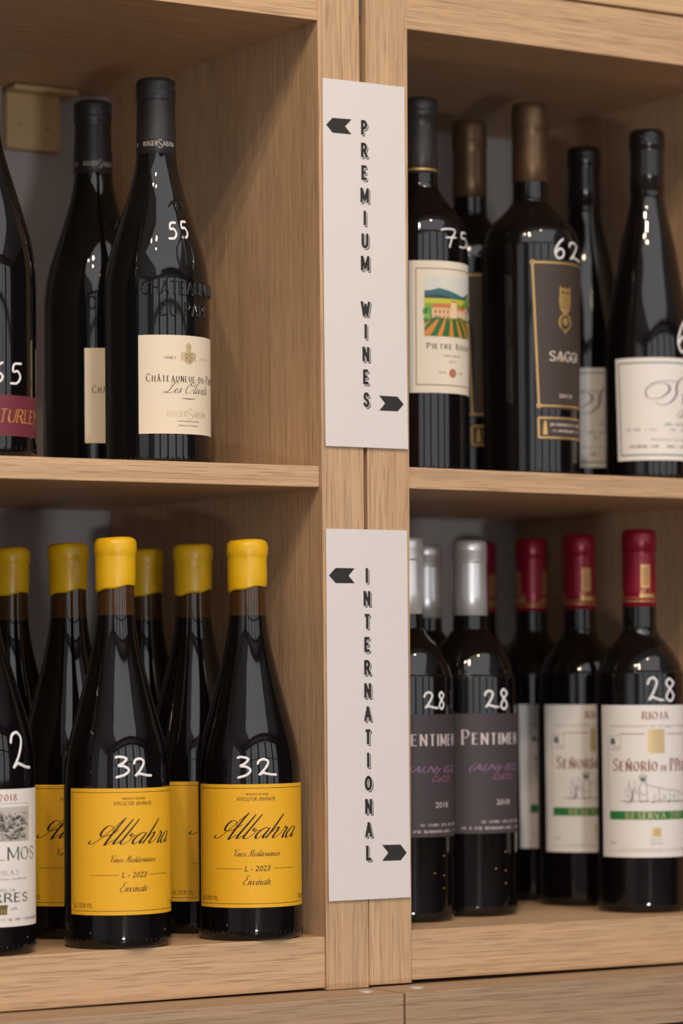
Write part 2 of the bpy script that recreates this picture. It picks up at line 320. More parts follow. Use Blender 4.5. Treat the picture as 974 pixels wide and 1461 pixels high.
# copperplate lower case: x-height 1; drawn in the pen's order, thick on the down stroke
SC = {
'a': (.98, [[(.72, .82), (.5, 1), (.2, .82), (.04, .4), (.14, .06), (.34, .02), (.58, .35), (.74, .85)], [(.76, .98), (.66, .3), (.74, .03), (.98, .32)]]),
'b': (.92, [[(.28, 2.2), (.06, .35), (.16, .03), (.42, .06), (.66, .45), (.6, .85), (.44, .92), (.5, .68), (.92, .78)]]),
'c': (.7, [[(.5, .8), (.4, 1), (.14, .75), (.05, .35), (.2, .02), (.45, .05), (.7, .35)]]),
'd': (.98, [[(.7, .82), (.48, 1), (.2, .8), (.04, .4), (.14, .06), (.34, .02), (.6, .4)], [(.92, 2.1), (.66, .3), (.74, .03), (.98, .32)]]),
'e': (.72, [[(0, .3), (.34, .55), (.44, .85), (.3, 1), (.1, .7), (.08, .25), (.28, 0), (.48, .08), (.72, .35)]]),
'h': (1.0, [[(.3, 2.2), (.02, 0)], [(.08, .4), (.36, .9), (.55, .98), (.6, .75), (.52, .2), (.66, .02), (1.0, .35)]]),
'i': (.5, [[(0, .3), (.22, .95)], [(.22, 1), (.12, .25), (.22, .02), (.5, .32)], [(.3, 1.4), (.31, 1.42)]]),
'í': (.5, [[(0, .3), (.22, .95)], [(.22, 1), (.12, .25), (.22, .02), (.5, .32)], [(.28, 1.35), (.5, 1.65)]]),
'á': (.98, [[(.72, .82), (.5, 1), (.2, .82), (.04, .4), (.14, .06), (.34, .02), (.58, .35), (.74, .85)], [(.76, .98), (.66, .3), (.74, .03), (.98, .32)], [(.5, 1.35), (.72, 1.65)]]),
'l': (.56, [[(0, .3), (.3, 1.3)], [(.34, 2.2), (.1, .3), (.2, .02), (.56, .36)]]),
'm': (1.4, [[(.05, 1), (0, 0)], [(.03, .5), (.25, .95), (.4, .9), (.36, 0)], [(.38, .5), (.62, .95), (.78, .85), (.72, .2), (.84, .02), (1.4, .4)]]),
'n': (1.0, [[(.0, .8), (.12, .95), (.08, .0)], [(.1, .45), (.36, .92), (.54, .98), (.58, .75), (.52, .2), (.66, .02), (1.0, .35)]]),
'o': (.82, [[(.4, 1), (.12, .8), (.03, .4), (.18, .02), (.42, .08), (.58, .5), (.5, .92), (.36, .95), (.5, .75), (.82, .78)]]),
'r': (.72, [[(0, .3), (.18, .8), (.2, 1.1)], [(.2, 1.1), (.3, .92), (.48, .9), (.42, .25), (.5, .02), (.72, .3)]]),
's': (.66, [[(0, .3), (.26, .8), (.3, 1.1)], [(.3, 1.1), (.42, .5), (.34, .08), (.12, .02), (.05, .15)], [(.34, .05), (.66, .35)]]),
't': (.56, [[(0, .3), (.24, 1)], [(.3, 1.6), (.12, .3), (.22, .02), (.56, .35)], [(.0, 1.05), (.5, 1.08)]]),
'v': (.9, [[(0, .8), (.12, .98), (.2, .6), (.26, .02), (.5, .4), (.56, .92), (.9, .8)]]),
'y': (.98, [[(0, .8), (.12, .98), (.14, .5), (.24, .1), (.44, .2), (.66, .9)], [(.7, 1), (.46, -.5), (.2, -1.1), (-.02, -1.0), (.1, -.6), (.9, .2)]]),
'A': (1.85, [[(.0, .32), (-.06, .12), (.1, .02), (.4, .12), (.8, .75), (1.5, 2.35)], [(1.5, 2.35), (1.33, .9), (1.3, .0), (1.4, -.02), (1.7, .35)],
             [(1.33, 1.0), (1.0, 1.55), (.6, 1.62), (.42, 1.15), (.55, .75), (.9, .72), (1.4, 1.0), (1.62, 1.3)]]),
'E': (1.4, [[(1.3, 2.0), (1.1, 2.25), (.7, 2.1), (.6, 1.6), (.9, 1.3)], [(.95, 1.32), (.4, 1.1), (.2, .5), (.5, .0), (1.0, .15), (1.4, .5)]]),
'L': (1.7, [[(1.5, 1.7), (1.65, 2.1), (1.4, 2.4), (1.05, 2.0), (.75, .9), (.5, .15), (.2, -.05), (-.2, .1), (.0, .3), (.5, .12), (1.0, -.02), (1.5, .25)], [(.9, 1.3), (.5, 1.8), (.75, 2.3), (1.0, 2.4)]]),
'M': (2.0, [[(-.1, .2), (.1, -.02), (.4, .4), (.8, 2.1)], [(.8, 2.1), (.84, .1)], [(.84, .1), (1.5, 2.1)], [(1.5, 2.1), (1.42, .3), (1.6, .0), (2.0, .35)]]),
'O': (1.9, [[(1.0, 2.3), (.45, 1.9), (.1, 1.0), (.3, .1), (.9, .05), (1.5, .8), (1.6, 1.8), (1.2, 2.4), (.7, 2.1), (.9, 1.6), (1.3, 1.6), (1.9, 1.9)]]),
'S': (1.6, [[(-.5, .6), (-.7, 1.1), (-.4, 1.7), (.3, 1.75), (.6, 1.2), (.2, .55), (-.45, .5), (-.75, 1.1), (-.5, 1.75), (.2, 2.0), (1.0, 1.9)], [(1.75, 2.1), (1.5, 2.35), (1.1, 2.1), (1.0, 1.5), (1.1, .8), (.8, .1), (.3, -.05), (.0, .2)]]),
'V': (1.3, [[(.1, 1.5), (.0, 1.9), (.3, 2.2), (.5, 1.6), (.5, .0)], [(.5, 0), (.9, 1.2), (1.3, 2.2), (1.55, 2.0)]]),
' ': (.7, []),
}
def script(A, txt, x0, x1, z0, xh, mat, lay=2, thick=0.22, thin=0.05, slant=0.35):
    items = []; x = 0
    for ch in txt: w_, st = SC[ch]; items.append((x, st)); x += w_*0.97
    k = (x1-x0-0.6*xh)/x
    for xo, st in items:
        for pts in st:
            P = [(x0+(xo+px)*k+pz*xh*slant, z0+pz*xh) for px, pz in pts]
            A.ribbon(sub(catmull(P, 6), 1.0), lambda dx, dy, t: xh*(thin+(thick-thin)*max(0, -dy)**1.6*math.sin(PI*min(1, max(0, t*.9+.05)))**.5), mat, lay, False)
# hand-painted price figures, unit box 1 x 1
HW = {
'3': [[(.05, .97), (.3, 1.0), (.72, .9), (.5, .68), (.22, .56), (.6, .52), (.85, .34), (.6, .12), (.1, .0)]],
'2': [[(.05, .72), (.15, .92), (.42, .98), (.6, .8), (.45, .45), (.2, .12), (.12, .03), (.3, .14), (.5, .1), (.75, .04), (1.0, .02)]],
'5': [[(.85, 1.0), (.35, .95), (.28, .6), (.6, .62), (.8, .35), (.55, .05), (.1, .02)]],
'6': [[(.8, 1.0), (.4, .75), (.12, .35), (.3, .02), (.7, .08), (.8, .35), (.5, .5), (.2, .3)]],
'7': [[(.0, .9), (.3, .98), (.85, .95), (.6, .5), (.45, .0)], [(.25, .5), (.85, .55)]],
'8': [[(.75, .85), (.45, 1.0), (.2, .8), (.5, .52), (.8, .25), (.55, .0), (.2, .15), (.4, .48), (.8, .78), (.72, .9)]],
'1': [[(.5, 1.0), (.5, .0)]],
}
def price(A, txt, boxes, wd=1.7):
    for ch, (x0, z0, x1, z1) in zip(txt, boxes):
        for st in HW[ch]: A.curve([(x0+px*(x1-x0), z0+pz*(z1-z0)) for px, pz in st], wd, CHALK, 2, h=0.25)

# ------------------------------------------------------------------ bottles
BASE = lambda r: [(r*0.35, 2.5), (r*0.72, 1.0), (r*0.9, 0.0), (r*0.965, 0.8), (r*0.99, 2.6), (r, 5.5)]
PROF = {   # (radius, height) in mm above the base, read off the photograph
'albahra': dict(R=38.4, body=[(38.4, 8), (38.4, 60), (38.4, 106), (38.1, 120), (37.0, 133), (34.4, 147), (30.4, 162), (24.6, 184), (18.9, 207), (15.2, 226), (13.7, 242), (13.4, 252), (13.4, 285)]),
'chateau': dict(R=39.6, body=[(39.6, 8), (39.6, 70), (39.6, 128), (38.6, 145), (36.2, 159), (32.0, 174), (26.0, 192), (20.2, 210), (16.4, 226), (14.9, 238), (14.2, 250), (14.0, 285)]),
'pietre': dict(R=38.2, body=[(38.2, 8), (38.2, 90), (38.2, 182), (37.2, 194), (33.8, 205), (27.0, 215), (19.0, 225), (14.8, 233), (14.2, 243), (13.6, 290)]),
'saggi': dict(R=40.4, body=[(39.0, 8), (39.6, 90), (40.4, 180), (39.9, 191), (37.2, 202), (31.0, 211), (22.6, 219), (15.8, 227), (14.3, 236), (14.0, 295)]),
'sloped': dict(R=36.9, body=[(36.9, 8), (36.9, 60), (36.8, 95), (35.8, 118), (33.0, 140), (28.0, 168), (23.0, 197), (17.6, 220), (14.8, 234), (14.0, 246), (13.8, 290)]),
'pentimento': dict(R=37.0, body=[(37.0, 8), (37.0, 90), (37.0, 180), (35.8, 192), (32.0, 204), (26.4, 214), (20.0, 221), (15.4, 227), (13.7, 235), (13.4, 290)]),
'rioja': dict(R=36.5, body=[(36.5, 8), (36.5, 90), (36.5, 182), (34.6, 195), (30.0, 206), (23.5, 215), (17.2, 222), (14.2, 229), (13.8, 240), (13.4, 295)]),
'wide': dict(R=40.0, body=[(40.0, 8), (40.0, 70), (40.0, 122), (39.2, 140), (36.4, 157), (31.5, 175), (26.0, 193), (20.4, 211), (16.4, 226), (14.9, 238), (14.2, 250), (14.0, 285)]),
}
for d in PROF.values():
    d['curve'] = BASE(d['R']*d['body'][0][0]/d['R'])+catmull(d['body'], 6)
def wrap(kind, off0=0.10):
    c = PROF[kind]['curve'][6:]; Rb = PROF[kind]['R']
    def f(u, z, lay, h):
        r = interp(c, z) if z > 8.1 else Rb
        r += off0+0.07*lay+h; a = u/Rb
        return (r*math.sin(a)/1000, -r*math.cos(a)/1000, z/1000)
    return f
def label(kind, parent, corners, mat, name='label'):
    # corners: u at bottom left, bottom right, top right, top left + z0, z1 ; a sheet with its own small thickness
    ul0, ur0, ur1, ul1, z0, z1 = corners; f = wrap(kind); n = 48; vs = []; fs = []; rows = 9
    for j in range(rows):
        t = j/(rows-1)
        for i in range(n+1):
            s = i/n; u = (ul0*(1-s)+ur0*s)*(1-t)+(ul1*(1-s)+ur1*s)*t; vs.append(f(u, z0+(z1-z0)*t, 0, 0))
    m0 = len(vs)
    ring = [(0, i) for i in range(n+1)]+[(j, n) for j in range(1, rows)]+[(rows-1, i) for i in range(n-1, -1, -1)]+[(j, 0) for j in range(rows-2, 0, -1)]
    for j in range(rows-1):
        for i in range(n): a = j*(n+1)+i; fs.append((a, a+1, a+n+2, a+n+1))
    L_ = len(ring); m = m0+L_
    for j, i in ring: vs.append(vs[j*(n+1)+i])
    for j, i in ring:
        v = Vector(vs[j*(n+1)+i]); q = Vector((v.x, v.y, 0)).normalized()*0.00012; vs.append(tuple(v-q))
    for k in range(L_): fs.append((m0+(k+1) % L_, m0+k, m+k, m+(k+1) % L_))
    me = bpy.data.meshes.new(name); me.from_pydata(vs, [], fs); me.polygons.foreach_set('use_smooth', [i < (rows-1)*n for i in range(len(fs))]); me.update()
    return link(name, me, parent, mat)
def body(kind, root, head=None, glass=GLASS):
    d = PROF[kind]
    o = lathe('glass_body', d['curve'], [glass, HEAD], root, matfn=(lambda z: 1 if head and z > head else 0))
    # moulded grip dots round the heel
    bm = bmesh.new(); n = 54; r = d['body'][0][0]
    for k in range(n):
        a = 2*PI*k/n; c = Vector((r*math.sin(a)/1000, -r*math.cos(a)/1000, 0.0062))
        bmesh.ops.create_icosphere(bm, subdivisions=1, radius=0.0007, matrix=Matrix.Translation(c) @ Matrix.Diagonal((1, 1, 1.3, 1)))
    me = bpy.data.meshes.new('heel_dots'); bm.to_mesh(me); bm.free(); me.polygons.foreach_set('use_smooth', [True]*len(me.polygons))
    link('heel_dots', me, o, glass)
    return o
def cap(name, root, prof, mat, fn=None): return lathe(name, prof, mat, root, seg=72, fn=fn)
def capart(root, parent, draw, rcap=14.9):
    A = Art(); draw(A)
    A.build('foil_print', parent, lambda u, z, lay, h: ((rcap+0.04*lay)*math.sin(u/rcap)/1000, -(rcap+0.04*lay)*math.cos(u/rcap)/1000, z/1000))
def copy_tree(o, parent=None):
    c = o.copy(); COL.objects.link(c); c.parent = parent
    for ch in [x for x in ALLCH.get(o.name, [])]: copy_tree(ch, c)
    return c
ALLCH = {}
def index_children(root):
    ALLCH[root.name] = list(root.children)
    for c in root.children: index_children(c)

def albahra():
    r = empty('wine_bottle'); body('albahra', r, head=237)
    def waxfn(rr, z, a):
        nz = 0.25*math.sin(3*a+1)+0.18*math.sin(7*a+z*0.3)
        if z < 262: z += 2.6*math.sin(a+0.5)*(262-z)/6+0.5*math.sin(5*a)
        if z > 286: z += 0.35*math.sin(2*a+.6)
        return rr+nz*(0.5 if rr > 3 else 0), z
    cap('wax_cap', r, [(13.4, 256.6), (14.2, 256.2), (14.6, 258), (14.7, 266), (14.7, 276), (14.6, 279), (14.8, 280.6), (15.4, 282.5), (15.6, 286), (15.4, 289.5), (14.4, 292), (12.0, 293.4), (6, 293.7), (0.5, 293.8)], WAX, waxfn)
    lb = label('albahra', r, (-51.5, 51.5, 51.5, -51.5, 24.2, 113.6), LYEL)
    A = Art(); K = ink('#1c1408')
    for (a, b, c, d) in ((-49, 27, 49, 110.8),): A.frame([(a, b), (c, b), (c, d), (a, d)], 0.35, K)
    btext(A, 'PRODUCT OF SPAIN', -8.3, 8.6, 105.6, 1.5, K); btext(A, 'VITICULTOR  ENVÍNATE', -14.7, 14, 101.6, 2.6, K, shear=.3)
    script(A, 'Albahra', -33.5, 35.5, 74.2, 8.0, K, thick=.22, thin=.05, slant=.72)
    script(A, 'Vinos Mediterráneos', -18.2, 18.8, 61.4, 2.3, K, thick=.2, thin=.07)
    A.line([(-31.7, 52.3), (-11.5, 52.3)], .3, K); A.line([(12, 52.3), (32, 52.3)], .3, K)
    btext(A, 'L - 2023', -9.4, 9.6, 50.6, 4.0, K, shear=.25)
    script(A, 'Envínate', -11.5, 11.5, 40.6, 3.0, K, thick=.2, thin=.06)
    btext(A, 'ALC 13% BY VOL', -47.6, -31, 29.2, 3.4, K); btext(A, '75.0 ML', 38, 47.6, 29.2, 3.4, K)
    A.build('lettering', lb, wrap('albahra')); return r
def chateau():
    r = empty('wine_bottle'); b = body('chateau', r, glass=GLASSG)
    c = cap('capsule', r, [(14.9, 237), (15.1, 237.2), (15.1, 250), (14.6, 262), (14.3, 276), (14.3, 277.5), (15.0, 278.4), (15.1, 282), (14.8, 283), (15.0, 284), (15.0, 291), (14.4, 293.6), (12.5, 294.8), (6, 295.2), (0.5, 295.2)], CAPB)
    W = ink('#b9b2aa')
    def dr(A):
        for k in range(3):
            x = -51+k*31.6; serif(A, 'ROGER', x, x+11, 242.4, 3.4, W, serifs=False, thick=.13, thin=.09); serif(A, 'S', x+11.8, x+14.6, 240.8, 6.4, W, serifs=False, thick=.08, thin=.05); serif(A, 'ABON', x+15.3, x+25, 242.4, 3.4, W, serifs=False, thick=.13, thin=.09)
    capart(r, c, dr, 15.1)
    Q = Art()
    for kind, pts, sc in strokes('LACITO', -9, 9, 285.0, 4.6, gap=.3): Q.ribbon(sub(catmull(pts, 5) if kind == 'c' else pts, 1.0), .7, CAPB, 0, True, h=.35)
    Q.build('embossed_lettering', c, lambda u, z, lay, h: ((15.02+h)*math.sin(u/15.0)/1000, -(15.02+h)*math.cos(u/15.0)/1000, z/1000))
    lb = label('chateau', r, (-39, 39, 39, -39, 23.8, 97.0), LCREAM)
    A = Art(); K = ink('#2d2f33'); G = PALEGOLD
    # crest
    A.poly([(-2.0, 84.5), (2.0, 84.5), (2.6, 90), (1.2, 91), (0, 92.4), (-1.2, 91), (-2.6, 90)], G, 2)
    A.poly([(-5, 84.8), (5, 84.8), (5, 79.5), (3, 76.6), (0, 75.4), (-3, 76.6), (-5, 79.5)], G, 2); A.rect(-6.8, 78, -5.4, 84.2, G, 2); A.rect(5.4, 78, 6.8, 84.2, G, 2)
    GD = ink('#8a6c3a')
    A.line([(-2.6, 77.8), (-2.6, 83.6)], .45, GD, 3); A.curve([(-2.6, 83.4), (0, 82.8), (-.4, 80.8), (-2.6, 80.6)], .35, GD, 3); A.line([(-1.4, 80.6), (1.4, 77)], .4, GD, 3); A.curve([(3.2, 83), (1.4, 83.6), (.9, 82), (2.6, 80.2), (2.4, 78.4), (.6, 78.2)], .4, GD, 3)
    serif(A, 'ANNÉE', -19.5, -10.5, 79.2, 2.0, K, thick=.12, gap=.55); serif(A, '2020', 11.5, 21, 79.2, 2.0, ink('#5a5a5c'), thick=.12, gap=.55)
    serif(A, 'Châteauneuf-du-Pape', -33, 33, 62.4, 5.8, K, small=.72, gap=.42, thick=.12, thin=.055)
    script(A, 'Les Olivets', -20, 22, 54.0, 3.6, K, thick=.2, thin=.06, slant=.55)
    A.ribbon(sub([(-6.5, 50), (6.5, 50)]), lambda dx, dy, t: .12+.5*math.sin(PI*t), K, 2, False)
    serif(A, 'ROGER', -17.5, -2, 36.4, 4.0, G, serifs=False, thick=.13, thin=.1); serif(A, 'S', -1.2, 3.4, 34.6, 8, G, thick=.1, serifs=False); serif(A, 'ABON', 4.2, 17.5, 36.4, 4.0, G, serifs=False, thick=.13, thin=.1)
    btext(A, 'CHÂTEAUNEUF-DU-PAPE', -10, 9.6, 32.6, 1.1, K); btext(A, 'PRODUCT OF FRANCE', -8.8, 8.8, 29.4, 1.1, K)
    A.build('lettering', lb, wrap('chateau'))
    # raised glass lettering and emblem
    E_ = Art()
    for txt, x0, x1, z0 in (('CHATEAUNEUF', -36, 38, 127.4), ('DU PAPE', -22, 22, 111.6)):
        for kind, pts, sc in strokes(txt, x0, x1, z0, 9.6, gap=.26 if len(txt) > 8 else .34):
            E_.ribbon(sub(catmull(pts, 5) if kind == 'c' else pts, 1.2), 1.5, GLASSG, 0, True, h=1.0)
    E_.curve([(-5.2, 147), (-7.6, 155), (-7.0, 163), (-2.5, 170), (0, 174), (2.5, 170), (7.0, 163), (7.6, 155), (5.2, 147)], 1.6, GLASSG, 0, h=1.2)
    E_.curve([(-5.6, 146.6), (0, 144.2), (5.6, 146.6)], 1.7, GLASSG, 0, h=1.2); E_.curve([(-5.4, 150), (0, 147.8), (5.4, 150)], 1.2, GLASSG, 0, h=1.0); E_.curve([(0, 150), (0, 171)], 1.2, GLASSG, 0, h=.9)
    E_.curve([(-9, 196), (-4, 199), (0, 197), (4, 199.5), (9, 196)], 2.2, GLASSG, 0, h=1.6); E_.curve([(0, 200), (2, 196), (0, 192), (-2, 196), (0, 200)], 1.8, GLASSG, 0, h=1.6)
    o = E_.build('embossed_lettering', b, wrap('chateau', -0.1)); o.data.polygons.foreach_set('use_smooth', [True]*len(o.data.polygons)); return r
def pietre():
    r = empty('wine_bottle'); body('pietre', r)
    c = cap('capsule', r, [(14.2, 243), (14.5, 243.2), (14.3, 262), (13.9, 280), (13.9, 288.5), (14.7, 289), (14.8, 294), (14.4, 295), (14.7, 296), (14.7, 301), (14.0, 303.8), (11.5, 305), (0.5, 305.2)], CAPG)
    lathe('gold_band', [(14.65, 245.2), (14.7, 245.3), (14.7, 246.6), (14.6, 246.8)], GOLD, c, seg=64)
    lb = label('pietre', r, (-36.4, 36.4, 36.4, -36.4, 64.6, 169.2), LIVORY)
    A = Art(); BR = ink('#9c7460'); K = ink('#4a3f3a')
    A.frame([(-30.9, 70.8), (30.9, 70.8), (30.9, 163), (-30.9, 163)], .8, BR)
    x0, x1, z0, z1 = -24.3, 24.3, 109.4, 157
    A.rect(x0, 140, x1, z1, ink('#d9d9d0'), 1)
    A.poly([(x0, 138), (x1, 138), (x1, 146.5), (17, 143.5), (12, 142), (4, 144), (-4, 146), (-12, 147.6), (-18, 146), (x0, 145.4)], ink('#3f6a72'), 2)
    A.poly([(x0, 137), (4, 137), (-4, 141), (-12, 142.6), (x0, 142)], ink('#2c4a50'), 3)
    A.rect(x0, 126, x1, 139.4, ink('#c9c43a'), 4); A.rect(x0, 133, x1, 135.4, ink('#8fa838'), 5)
    A.poly([(6, 130), (x1, 130), (x1, 147), (20, 143)], ink('#7d9c36'), 5)
    A.rect(x0, z0, x1, 131, ink('#2f6a33'), 5)
    A.disc((-21.5, 129), 4.2, ink('#5da04a'), 6, 14); A.disc((-22, 124.5), 2.6, ink('#8cb85a'), 6, 12); A.disc((22, 133), 4, ink('#3f7a34'), 6, 14)
    for i in range(8):   # orange rows between the vines, fanning towards the viewer
        t = i/7; xt = -17+t*36; xb = -34+t*76; w0, w1 = .7, 2.2
        q = [(xt-w0, 124.5), (xt+w0, 124.5), (xb+w1, z0), (xb-w1, z0)]
        if xb-w1 < x0: q = [(xt-w0, 124.5), (xt+w0, 124.5)]+([(x0+2*w1, z0), (x0, z0), (x0, 113)] if i == 1 else [(x0, 119), (x0, 116)])
        if xb+w1 > x1: q = [(xt-w0, 124.5), (xt+w0, 124.5), (x1, z0+10 if xb > x1+6 else z0+1), (x1, z0+5 if xb > x1+6 else z0), (x1-1.5, z0+4 if xb > x1+6 else z0)]
        A.poly(q, ink('#d98a34'), 6)
    A.poly([(-18.5, 124), (2, 124), (2, 132.6), (-18.5, 132.6)], ink('#e6b98c'), 7); A.poly([(-19.5, 132), (-16, 135), (0, 135), (3, 132)], ink('#cf7a48'), 8)
    A.poly([(-2, 124), (4, 124), (4, 137), (-2, 137)], ink('#ecd0a6'), 9); A.poly([(-2.6, 136.6), (1, 138.4), (4.6, 136.6)], ink('#c9683e'), 10)
    A.rect(4, 125, 13, 131, ink('#e8bfa0'), 7); A.poly([(3.5, 130.8), (6, 133), (12, 133), (14, 130.8)], ink('#cf7a48'), 8)
    A.rect(12, 124, 23, 129.6, ink('#e3c9a8'), 9); A.poly([(11, 129.4), (17, 134.6), (23.8, 129.4)], ink('#e0a184'), 10); A.rect(16.6, 123, 18.6, 130.6, ink('#2f6f6a'), 11)
    for x in (-16, -12.5, -9, -5.5): A.rect(x, 127.6, x+1.2, 130, ink('#8a5a3a'), 9); A.rect(x+.1, 124, x+1.1, 125.8, ink('#8a5a3a'), 9)
    for i in range(6): A.disc((-23+i*9.4, 122.6+(i % 2)), 2.2, ink('#4c8a3c'), 12, 10, ry=1.2)
    serif(A, 'Pietre Rossa', -22.3, 24.4, 99.6, 4.2, K, thick=.2, thin=.12, small=.85, gap=.42)
    btext(A, 'NAPA VALLEY', -9, 9, 93.4, 1.5, K); btext(A, '2013', -3.4, 3.4, 88.8, 1.5, K)
    A.disc((0, 80.6), 3.5, ink('#a8603f'), 2, 20); A.disc((0, 80.6), 1.9, ink('#c08064'), 3, 14, ry=2.4)
    btext(A, 'ESTD', -12.6, -6.4, 80, 1.5, K); btext(A, '1990', 6.4, 11.6, 80, 1.5, K)
    A.build('illustration', lb, wrap('pietre')); return r
def saggi():
    r = empty('wine_bottle'); body('saggi', r)
    cap('capsule', r, [(14.3, 244.4), (14.6, 244.6), (14.4, 262), (14.4, 280), (14.5, 288), (14.9, 288.6), (15.1, 290.4), (14.8, 291.4), (14.9, 293), (14.9, 303), (14.6, 307), (13.6, 309.4), (11, 310.1), (0.5, 310.2)], CAPBR)
    lb = label('saggi', r, (-26.5, 26.5, 31.0, -31.0, 56.0, 176.6), LBROWN)
    A = Art(); G = GOLD; P = ink('#d8cdc2')
    A.frame([(-24.6, 58.6), (24.6, 58.6), (29.2, 174.2), (-29.2, 174.2)], 1.3, G)
    for x, z in ((-24.6, 58.6), (24.6, 58.6), (29.2, 174.2), (-29.2, 174.2)): A.disc((x, z), 1.9, G, 2, 14); A.disc((x, z), .9, LBROWN, 3, 12)
    # small owl above a round medallion
    A.poly([(-5, 136), (-6.4, 143), (-5.8, 150), (-5.4, 156), (-3, 153.6), (0, 154.4), (3, 153.6), (5.4, 156), (5.8, 150), (6.4, 143), (5, 136), (2, 133.4), (-2, 133.4)], G, 2)
    for s in (-1, 1): A.disc((s*2.5, 150.6), 1.7, LBROWN, 3, 12); A.disc((s*2.5, 150.6), .7, G, 4, 10)
    for z in (146, 143.4, 140.8, 138.2):
        for x in (-3.6, -1.2, 1.2, 3.6): A.curve([(x-1, z+.8), (x, z-.4), (x+1, z+.8)], .35, LBROWN, 3)
    A.disc((0, 126.6), 7.0, G, 2, 24); A.disc((0, 126.6), 5.0, LBROWN, 3, 22); A.disc((0, 127), 2.8, G, 4, 12, ry=3.2); A.disc((0, 118.6), 1.3, G, 2, 10)
    serif(A, 'SAGGI', -15, 15.5, 95.0, 7.6, P, thick=.2, thin=.1, gap=.2, serifs=False); A.poly([(-6.4, 94.6), (-1.6, 94.6), (-4, 98.4)], G, 3)
    btext(A, '2013', -6.8, 7.6, 65.4, 3.0, P)
    A.build('lettering', lb, wrap('saggi'))
    l2 = label('saggi', r, (-26.2, 26.2, 26.6, -26.6, 31.6, 50.2), LBROWN, 'lower_label')
    B = Art(); B.frame([(-24.8, 33.0), (24.8, 33.0), (25.1, 48.8), (-25.1, 48.8)], 1.3, G)
    B.poly([(-21.4, 35.4), (-17.4, 35.4), (-18, 42), (-18.6, 46.4), (-20.2, 46.4), (-20.8, 42)], G, 2)
    fine_print(B, -15, 21, 42.4, 2.2, P, seed=4); fine_print(B, -13, 19, 37.6, 2.0, P, seed=5)
    B.build('lettering', l2, wrap('saggi')); return r
def sloped():
    r = empty('wine_bottle'); body('sloped', r)
    cap('capsule', r, [(14.0, 243), (14.5, 243.2), (14.3, 262), (14.2, 276), (14.2, 279), (14.9, 279.8), (15.0, 286), (14.7, 287), (14.9, 288), (14.7, 292.6), (13.2, 294.8), (0.5, 295.2)], CAPS)
    lb = label('sloped', r, (-46.0, 46.0, 48.5, -48.5, 17.6, 101.8), LWHITE)
    A = Art(); G = ink('#8d9a98'); K = ink('#6f6c6c'); D = ink('#8a8682')
    A.frame([(-42.6, 22.0), (42.6, 22.0), (44.8, 97.6), (-44.8, 97.6)], 1.5, G)
    script(A, 'Sy', -13, 30, 63.5, 9.6, K, thick=.22, thin=.05, slant=.3)
    fine_print(A, -5, 16, 45.8, 2.6, G, seed=8)
    fine_print(A, -37, -12, 41.6, 1.9, D, seed=9); fine_print(A, 0, 34, 41.6, 1.9, D, seed=10)
    btext(A, 'PRODUCT OF USA', -16.5, 16.5, 33.4, 2.0, D); fine_print(A, -34, -8, 27.6, 2.5, K, seed=11); fine_print(A, -3, 34, 27.6, 2.5, K, seed=12)
    A.build('lettering', lb, wrap('sloped')); return r
def pentimento():
    r = empty('wine_bottle'); b = body('pentimento', r, head=241)
    cap('capsule', r, [(13.8, 239.4), (14.2, 239.6), (14.1, 256), (13.7, 281), (13.7, 282.2), (14.4, 282.6), (14.4, 283.6), (14.1, 284.2), (14.2, 291.4), (13.9, 292), (14.1, 292.8), (14.0, 297.6), (12.8, 299.6), (10, 300.2), (0.5, 300.3)], CAPSI)
    lb = label('pentimento', r, (-42.3, 42.3, 42.3, -42.3, 65.8, 160.8), LPLUM)
    A = Art(); W = ink('#cfc4c0'); P = ink('#8c6a92'); Q = ink('#a05a86')
    serif(A, 'Pentimento', -35, 35.5, 136.6, 11.2, W, thick=.15, thin=.05, small=.76, gap=.36)
    for txt, x0, x1, z, hh, m in (('(Al,Ny IS,D,)', -30, 26, 115.8, 5.2, P), ('CuCO,', -10, 10.5, 108.6, 4.6, Q)): btext(A, txt, x0, x1, z, hh, m, shear=.45)
    btext(A, '2018', -7, 7.2, 88.4, 4.4, W)
    fine_print(A, -20, 26, 74.0, 2.2, W, seed=13)
    fine_print(A, -38, 30, 69.0, 2.2, W, seed=14)
    A.build('lettering', lb, wrap('pentimento'))
    B = Art(); Y = ink('#a07018')
    for u, z in ((2, 51), (-8, 38), (2, 36), (2, 26)): B.rect(u-.9, z-.5, u+.9, z+.5, Y, 1)
    B.build('bottling_code', b, wrap('pentimento')); return r
